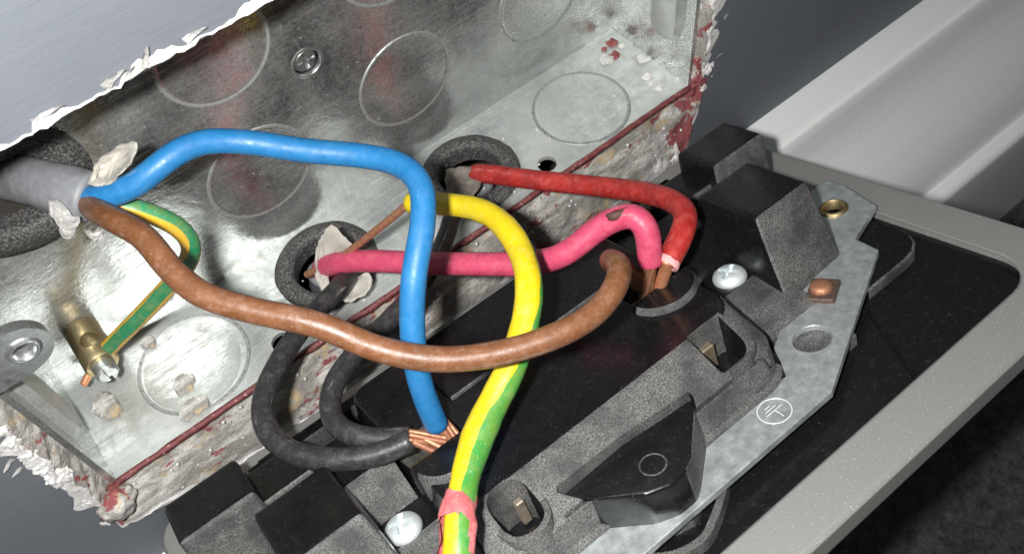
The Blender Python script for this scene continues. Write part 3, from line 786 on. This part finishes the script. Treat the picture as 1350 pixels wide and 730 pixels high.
part(rb, bb, 'copper_strands', strands((41.6, -37.2, 20.6), (44.6, -41.0, 18.6), 4, .8, .5, 12), MT['copper_dull'])
rg, bg_ = wire('earth_sleeve', 'earth_sleeve', 'yellow and green sleeved earth wire running down past the brown wire', MT['earth'], 1.92, seed=8, oval=1.06, lump=.06,
               rad=[(0, .86), (.3, .95), (.6, 1.0), (.76, 1.12), (.84, .92), (.89, .96), (1, 1.0)],
               twist=[(0, .1), (.3, .12), (.45, .4), (.6, 1.1), (.75, 1.6), (.87, 1.5), (1, 1.5)])
P = [Vector(p) for p in WIRE_PATHS['earth_sleeve']]
part(rg, bg_, 'bare_conductor', tube(WIRE_PATHS['bare_copper'], .68, 14, lump=.06), MT['copper_dull'])
sm = P[-4:]
def keep(a, s):
    d = min(abs(a - .06), 1 - abs(a - .06))
    if s < .12 + .1 * fbm(a * 9, 3): return False
    if s > .38 + .12 * fbm(a * 5, 8) and d < .17 + .05 * fbm(s * 9, a * 4): return False
    return s < .97
part(rg, bg_, 'pink_paint_smear', tube([P[-4] * .5 + P[-3] * .5, P[-3] * .9 + P[-2] * .1, P[-2], P[-2] * .5 + P[-1] * .5, P[-1]], 2.35, 36, lump=.34, step=.25, seed=3, caps=False, keep=lambda a, s: keep(a, s)), MT['pinkpaint'])

# flaps of sheath standing in the grommets
def flap_thing(label, keys, mat, cup, path, oval):
    base = Vector(path[-1]); root = empty('cable_sheath', base, label, 'cable')
    for k in keys: part(root, base, 'torn_flap', patch(FLAPS[k], cup, .6, seed=len(k)), mat, 60)
    part(root, base, 'sheath', tube(path, 3.3, 24, oval=oval), MT['grey'])
flap_thing('cream torn sheath flaps standing in the grommet of the pink wire', ('midA', 'midB'), MT['cream'], .9, [(50.5, 14, -9), (50.8, 12.5, -4), (51.0, 12, -1.5)], 1.4)
flap_thing('grey beige torn sheath flap in the grommet of the red wire', ('farA',), pvc('grey_beige_sheath', (.36, .32, .28), .6, .4), .8, [(85.5, 13.5, -9), (85.6, 12.2, -5), (85.7, 12, -2)], 1.4)

# loose flakes of plaster lying on the bottom of the box
def flake(x, y, pts, label, h=.9, seed=0):
    pts = [tuple(p.xy) for p in catmull([Vector((a, b, 0)) for a, b in pts] + [Vector((*pts[0], 0))], .45)[:-1]]
    pts = [(a * (1 + .35 * fbm(a * 1.1, b * 1.1, seed)), b * (1 + .35 * fbm(b * 1.1, a * 1.1, seed + 4))) for a, b in pts]
    top = [(a * .86, b * .86) for a, b in pts]
    b = loft([(pts, 0), (pts, h * .6), (top, h)])
    for v in b.verts: v.co.z += .15 * fbm(v.co.x, v.co.y, seed) * (v.co.z > .1)
    o = obj('plaster_flake', b, MT['flake'], None, smooth=40); o.location = Vector((x, y, .35)) * S
    return tag(o, label, 'plaster flake', 'loose plaster flakes in the box')
flake(4.6, 13.6, [(-2.4, -.6), (-1.2, -2.6), (1.2, -3.0), (2.1, -.6), (1.4, 2.4), (-.6, 2.8), (-2.2, 1.4)], 'pale plaster flake under the brass terminal', 1.2)
flake(17.6, 8.2, [(-1.8, -1.4), (.2, -1.9), (2.0, -.4), (1.5, 1.4), (-.4, 1.9), (-1.9, .4)], 'small pale plaster flake in the middle of the dished knockout', .7, 3)
o = flake(16.6, 3.0, [(-3.0, -.6), (-.8, -1.7), (2.2, -1.5), (3.3, .2), (1.2, 1.6), (-1.6, 1.2)], 'flat pale plaster flake near the front of the dished knockout', .5, 5)
flake(16.4, 20.4, [(-1.0, -.8), (.6, -1.1), (1.3, .4), (.3, 1.6), (-1.1, .9)], 'smallest plaster flake beside the striped wire end', .9, 7)

# ------------------------------------------------------------------ double socket, seen from the back
PR = Matrix(((0.999377, -0.015369, 0.031760), (0.000626, 0.907728, 0.419560), (-0.035278, -0.419279, 0.907172)))
SOCK = empty('double_socket', (66.83, -45.645, 7.713), 'double wall socket faceplate pulled out, black back with terminals showing', 'socket', rot=PR)
def two_tone(bm, th=.3, v_only=True):
    """moulded faces that look along -v carry the spark texture, the others are polished"""
    bmesh.ops.recalc_face_normals(bm, faces=bm.faces)
    for f in bm.faces:
        f.normal_update(); f.material_index = 1 if f.normal.y < -th else 0
    return bm
PL = [MT['gloss'], MT['tex']]

outer = rrect(-66.4, 73, -43, 43, (3.5, 3.5, 7, 3.5), 8); inner = rrect(-61.5, 65.4, -35.4, 35.4, 7.0, 8)
def frame_bm():
    bm = bmesh.new()
    prof_ = [(outer, -4.6, .6), (outer, -.7, 0), (outer, 0, .6), (inner, 0, -.5), (inner, -.5, 0), (inner, -4.6, 0)]
    rings = []
    for lp, w, ins in prof_:
        ring = []
        for (u, v) in lp:
            L_ = math.hypot(u, v); ring.append(bm.verts.new((u - math.copysign(ins, u), v - math.copysign(ins, v), w)))
        rings.append(ring)
    n = len(outer)
    for A, B in zip(rings, rings[1:] + rings[:1]):
        for k in range(n): bm.faces.new((A[k], A[(k + 1) % n], B[(k + 1) % n], B[k]))
    return bm
tag(obj('faceplate_frame', frame_bm(), MT['bezel'], SOCK, smooth=35), 'pewter grey rim of the faceplate')
ins = loft([(rrect(-61.4, 65.3, -35.3, 35.3, 6.9, 8), -4.4), (rrect(-61.4, 65.3, -35.3, 35.3, 6.9, 8), -1.6)])
ino = obj('insert', ins, PL, SOCK)
def rib(path, h, t, w0=-1.6):
    """thin curved wall standing on the insert"""
    pts = catmull([(a, b, 0) for a, b in path], .6); bm = bmesh.new(); rows = []
    for i, p in enumerate(pts):
        d = (pts[min(i + 1, len(pts) - 1)] - pts[max(i - 1, 0)]).normalized(); nn = Vector((-d.y, d.x, 0)) * t / 2
        rows.append([bm.verts.new(q) for q in (p - nn + Vector((0, 0, w0)), p - nn + Vector((0, 0, h)), p + nn + Vector((0, 0, h)), p + nn + Vector((0, 0, w0)))])
    for A, B in zip(rows, rows[1:]):
        for j in range(3): bm.faces.new((A[j], B[j], B[j + 1], A[j + 1]))
    bm.faces.new(rows[0]); bm.faces.new(rows[-1])
    return bm
def allmat(bm, i):
    for f in bm.faces: f.material_index = i
    return bm
tabl = [(47, -17.6), (56.6, -17.6), (59.0, -17.2), (61.0, -16.0), (62.2, -14.2), (62.6, -12), (62.6, -4), (47, -4)]
obj('screw_tab', two_tone(loft([(tabl, -1.7), (tabl, .1), ([(a - .3 * (a > 50), b + .3 * (b < -10)) for a, b in tabl], .4)]), .15), PL, SOCK, smooth=30)
obj('screw_tab', two_tone(loft([([(-3 + (a + 4.5) * .62, -24 + (b + 26) * .8) for a, b in ((-16, -20), (-13, -27), (-8.8, -30.4), (-4.4, -31.4), (-.8, -30.2), (2.6, -28), (6, -20))], w_) for w_ in (-1.7, -.2)]), .15), PL, SOCK, smooth=30)
obj('curved_rib', allmat(rib([(5, -26.5), (2.6, -28.4), (-.8, -30.4), (-4.4, -31.7), (-8.8, -30.6), (-12, -27.5)], .4, 1.1), 1), PL, SOCK, smooth=50)
obj('reflection_rib', rib([(36, -34.6), (44, -20)], -1.1, .35), PL, SOCK)  # low ridge standing in for a diagonal reflection on the glossy insert

# earth strap
stp = [(56.0, 7.5), (67.0, 7.5), (67.0, 3.0), (64.6, -5.6), (55.2, -8.6), (54.6, -13.8), (25.0, -28.8), (-26, -28.9), (-54.6, -13.8), (-55.2, -8.6), (-64.6, -5.6), (-67, 3), (-67, 7.5), (-50, 7.5),
       (-48, -9), (-27.4, -16.2), (-25, -21.5), (23.6, -21.5), (27.2, -15.8), (36, -11), (48, -9)]
strap = sheet(stp, [circle(60.3, .2, 2.1, 24), circle(-60.3, .2, 2.1, 24), circle(32.0, -19.2, 3.1, 32, 2.9), circle(-32, -19.2, 3.1, 32, 2.9)], lambda u, v, h: (u, v, .9 + h), 1.1)
st = obj('earth_strap', strap, MT['zinc'], SOCK)
obj('eyelet', lathe([(1.85, -.6), (1.9, 1.15), (2.05, 1.35), (2.4, 1.25), (2.6, 1.0), (2.6, .8)], 36, (60.3, .2, 1.2)), MT['eyelet'], st, smooth=60)
obj('eyelet', lathe([(1.85, -.6), (1.9, 1.15), (2.05, 1.35), (2.4, 1.25), (2.6, 1.0), (2.6, .8)], 36, (-60.3, .2, 1.2)), MT['eyelet'], st, smooth=60)
rw = loft([(rrect(-2.7, 2.7, -2.3, 2.3, .4), 0), (rrect(-2.7, 2.7, -2.3, 2.3, .4), .7), (rrect(-2.5, 2.5, -2.1, 2.1, .4), .95)])
for v in rw.verts: v.co = Vector((v.co.x * math.cos(.5) - v.co.y * math.sin(.5) + 41.4 + .15 * fbm(v.co.x, v.co.y), v.co.x * math.sin(.5) + v.co.y * math.cos(.5) - 13.4, v.co.z + 1.9))
obj('rivet_washer', rw, metal('rusty_dark_washer', (.10, .065, .05), .55, (.05, .035, .03), .8, .4), st, smooth=35)
rv = lathe([(0, 1.15), (1.0, 1.1), (1.6, .85), (1.85, .35), (1.85, 0)], 30)
for v in rv.verts: v.co += Vector((41.3, -13.2, 2.8))
obj('copper_rivet', rv, MT['copper_dull'], st, smooth=45)
# earth symbol stamped in the strap
SC = (17.3, -24.9)
obj('symbol_ring', lathe([(2.38, 2.0), (2.41, 2.03), (2.53, 2.03), (2.56, 2.0)], 48, (SC[0], SC[1], 0)), MT['symbol'], st)
for (du, dv, lu, lv) in ((0.0, .05, 1.5, .075), (-.1, .65, 1.0, .075), (-.2, 1.2, .5, .075), (.1, -.85, .075, .85)):
    obj('symbol_bar', box_bm(SC[0] + du - lu, SC[0] + du + lu, SC[1] + dv - lv, SC[1] + dv + lv, 1.98, 2.03), MT['symbol'], st)

# moulded cover
TRI = [(8.2, -18.2), (8.3, -19.0), (7.4, -20.4), (.6, -26.4), (-1.2, -27.6), (-4.2, -27.6), (-7.4, -26.2), (-12.4, -21.4), (-15.4, -17.9), (-15.0, -17.2), (-4, -17.2)]
def cover():
    def lp(u, v0, v1, r0=6, r1=2.5): return rrect(-u - 3.6, u, v0, v1, (r0, r1, r1, r0), 7)
    lv = [(lp(25.8, -22.2, 26.5), -1.0), (lp(25.8, -22.2, 26.5), 2.6), (lp(25.4, -21.4, 26), 3.0), (lp(25.2, -21.0, 25.8), 7.4), (lp(24.9, -19.6, 25.4), 8.4), (lp(24.4, -13.6, 24.8, 5.5), 11.7), (lp(24.0, -12.6, 24.4, 5), 12.0)]
    b = loft(lv)
    cutters = [box_bm(14.6, 24.8, -.98, 6.8, 4, 20, .5), box_bm(-28.4, -19.2, -.58, 6.8, 4, 20, .5)]
    sl = loft([(rrect(14.2, 20.6, -19.2, -12.2, (2.4, .6, .6, .6)), 4.5), (rrect(14.2, 20.6, -19.2, -12.2, (2.4, .6, .6, .6)), 20)])
    cutters.append(sl)
    cutters.append(loft([(rrect(-24.6, -18.4, -20.0, -12.4, 2.6), 3.5), (rrect(-24.6, -18.4, -20.0, -12.4, 2.6), 20)]))
    cutters.append(loft([([(a * 1.02, b * 1.01 + .2) for a, b in TRI], 7.4), ([(a * 1.02, b * 1.01 + .2) for a, b in TRI], 20)]))
    for (a, c) in ((2, 24), (-17, -4)): cutters.append(box_bm(a, c, -20.75, -20.3, 4.6, 8.9))
    return two_tone(cut(b, cutters), .28)
cv = obj('moulded_cover', cover(), PL, SOCK, smooth=25)
# terminal bosses: a raised half disc beside each open well, its curved side moulded rough
for (cu, v_s, ru, rv_) in ((19.7, -1.0, 6.2, 5.6), (-24.0, -.6, 5.0, 6.2)):
    def half(k): return [(cu - ru * k, v_s)] + [(cu - ru * k * math.cos(a), v_s - rv_ * k * math.sin(a)) for a in [math.pi * i / 22 for i in range(1, 22)]] + [(cu + ru * k, v_s)]
    obj('terminal_boss', two_tone(loft([(half(1.0), 2), (half(1.0), 12.5), (half(.93), 13.3)]), .18), PL, cv, smooth=30)
    obj('terminal_screw_plate', box_bm(cu - 4.0, cu + 4.0, v_s + .6, v_s + 6.6, 4.2, 8.0, .4), MT['brass'], cv)
obj('contact_clip', box_bm(15.4, 17.8, -13.9, -12.6, 4.6, 9.0, .3), metal('pale_brass_clip', (.46, .39, .28), .5, (.3, .25, .18), .4), cv)
obj('contact_clip', box_bm(-20.8, -19.4, -14.2, -13.0, 4.0, 8.4, .3), metal('pale_brass_tab', (.42, .36, .29), .55, (.3, .25, .18), .4), cv)
# slot surround and tube
obj('slot_rim', allmat(rib([(21.4, -12.0), (21.6, -16.5), (20.8, -19.0), (18.4, -20.2), (15.0, -20.3)], 9.3, .8, 6), 1), PL, cv, smooth=40)
obj('tube_rim', allmat(rib([(-18.0, -12.0), (-17.8, -17), (-19.0, -20.0), (-21.5, -21.0), (-24.2, -19.9), (-25.2, -17)], 9.6, .9, 4), 1), PL, cv, smooth=40)
# triangular boss
tri = TRI
trib = [(a * 1.0 + .6 * (a + 3) / 12, b - .5) for a, b in tri]
tb_ = loft([(trib, 0), (tri, 7.9)])
bmesh.ops.bevel(tb_, geom=[e for e in tb_.edges if min(v.co.z for v in e.verts) > 5 or abs(e.verts[0].co.z - e.verts[1].co.z) > 3], offset=.55, segments=3, affect='EDGES', profile=.5)
bmesh.ops.recalc_face_normals(tb_, faces=tb_.faces)
for f in tb_.faces:
    f.normal_update(); f.material_index = 1 if (f.normal.x > .25 and f.normal.z < .6) else 0
tr = obj('triangular_boss', tb_, PL, cv, smooth=35)
obj('ejector_mark', lathe([(1.75, 7.9), (1.8, 7.97), (1.95, 7.97), (2.0, 7.9)], 40, (-3.4, -23.2, 0)), MT['tex'], cv)

# platforms, towers and rails either side
for sg in (1, -1):
    def U(a, b): return (a, b) if sg > 0 else (-b, -a)
    a, b = U(26.2, 51); obj('platform', two_tone(box_bm(a, b, -3.2, 27, -1.5, 4.4, .5)), PL, SOCK)
    a, b = U(26.2, 39)
    ap = loft([([(a, -14.6), (b, -14.6), (b, -3.19), (a, -3.19)], -1.4), ([(a, -14.4), (b, -14.4), (b, -3.19), (a, -3.19)], 1.8), ([(a, -12.8), (b, -12.8), (b, -3.19), (a, -3.19)], 2.9), ([(a, -4.0), (b, -4.0), (b, -3.19), (a, -3.19)], 4.35)])
    obj('apron', allmat(ap, 1), PL, SOCK)
    a, b = U(26.6, 37.5); obj('pad', allmat(box_bm(a, b, -23, -12, -1.5, .75, .2), 1), PL, SOCK)
    def Q(pts): return [(p if sg > 0 else (-p[0], p[1])) for p in (pts if sg > 0 else pts[::-1])]
    tw = loft([(Q([(36.4, -10.6), (50.9, -9.6), (51.4, 12), (36.2, 12)]), -1.4), (Q([(36.5, -10.2), (50.8, -9.3), (51.2, 11.6), (36.3, 11.6)]), 2.4), (Q([(37.4, -6.6), (50.3, -6.2), (50.6, 9.4), (37.2, 9.4)]), 12), (Q([(38, -5), (50, -5), (50, 8.6), (38, 8.6)]), 16)])
    bmesh.ops.bevel(tw, geom=list(tw.edges), offset=.8, segments=3, affect='EDGES', profile=.6)
    obj('switch_tower', two_tone(tw), PL, SOCK, smooth=30)
    a, b = U(48.2, 61); obj('switch_tower', two_tone(box_bm(a, b, 15.2, 25.8, -1.5, 14, 1.1, .5)), PL, SOCK)
    a, b = U(29.4, 38)
    wb = loft([([(a, 3.0), (b, 3.0), (b, 14.4), (a, 14.4)], 4.2), ([(a, 6.4), (b, 6.4), (b, 14.4), (a, 14.4)], 11.8)])
    obj('wedge_block', two_tone(wb) if sg < 0 else allmat(wb, 0), PL, SOCK)
    a, b = U(39.5, 48.6); obj('link_bar', two_tone(box_bm(a, b, 17.2, 26, 4, 9.6, .6)), PL, SOCK)
    obj('long_rail', two_tone(box_bm(-48, 48, 28.0, 30.4, -1.5, 7.0, .4)), PL, SOCK)
obj('long_rail', two_tone(box_bm(-46, 46, 32.4, 34.2, -1.5, 4.6, .4)), PL, SOCK)
obj('cable_shield', two_tone(box_bm(-17, 17, 7.4, 23.8, 11.9, 12.9, .4)), PL, SOCK)
obj('pink_speck', blob((39.4, -4.6, 15.4), .42, 3, sub=1), MT['pinkpaint'], SOCK, smooth=180)
for (u_, v_) in ((28, 16), (-31, 18)):
    obj('moulded_pin', two_tone(lathe([(1.3, 4), (1.25, 6.6), (1.0, 6.9), (0, 6.9)], 20, (u_, v_, 0))), PL, SOCK, smooth=40)
obj('parting_line', box_bm(-22, 12, -9.2, -9.05, 11.9, 12.05), PL, cv)
obj('parting_line', box_bm(8.5, 8.65, -12, 7, 11.9, 12.04), PL, cv)
def pan_screw(u, v, w, ang):
    b = lathe([(0, 1.7), (1.3, 1.65), (2.2, 1.35), (2.75, .8), (2.95, .3), (2.9, 0), (0, 0)], 36)
    b = cut(b, [box_bm(-1.9, 1.9, -.42, .42, .5, 3), box_bm(-.42, .42, -1.9, 1.9, .5, 3), lathe([(0, .7), (.5, .7), (1.0, 3), (0, 3)], 16)])
    m3 = Matrix.Rotation(ang, 3, 'Z')
    for q in b.verts: q.co = m3 @ q.co + Vector((u, v, w))
    return b
obj('cover_screw', pan_screw(34.0, -.2, 4.4, .4), MT['screw'], SOCK, smooth=35)
obj('cover_screw', pan_screw(-34.0, -.6, 4.4, 1.1), MT['screw'], SOCK, smooth=35)
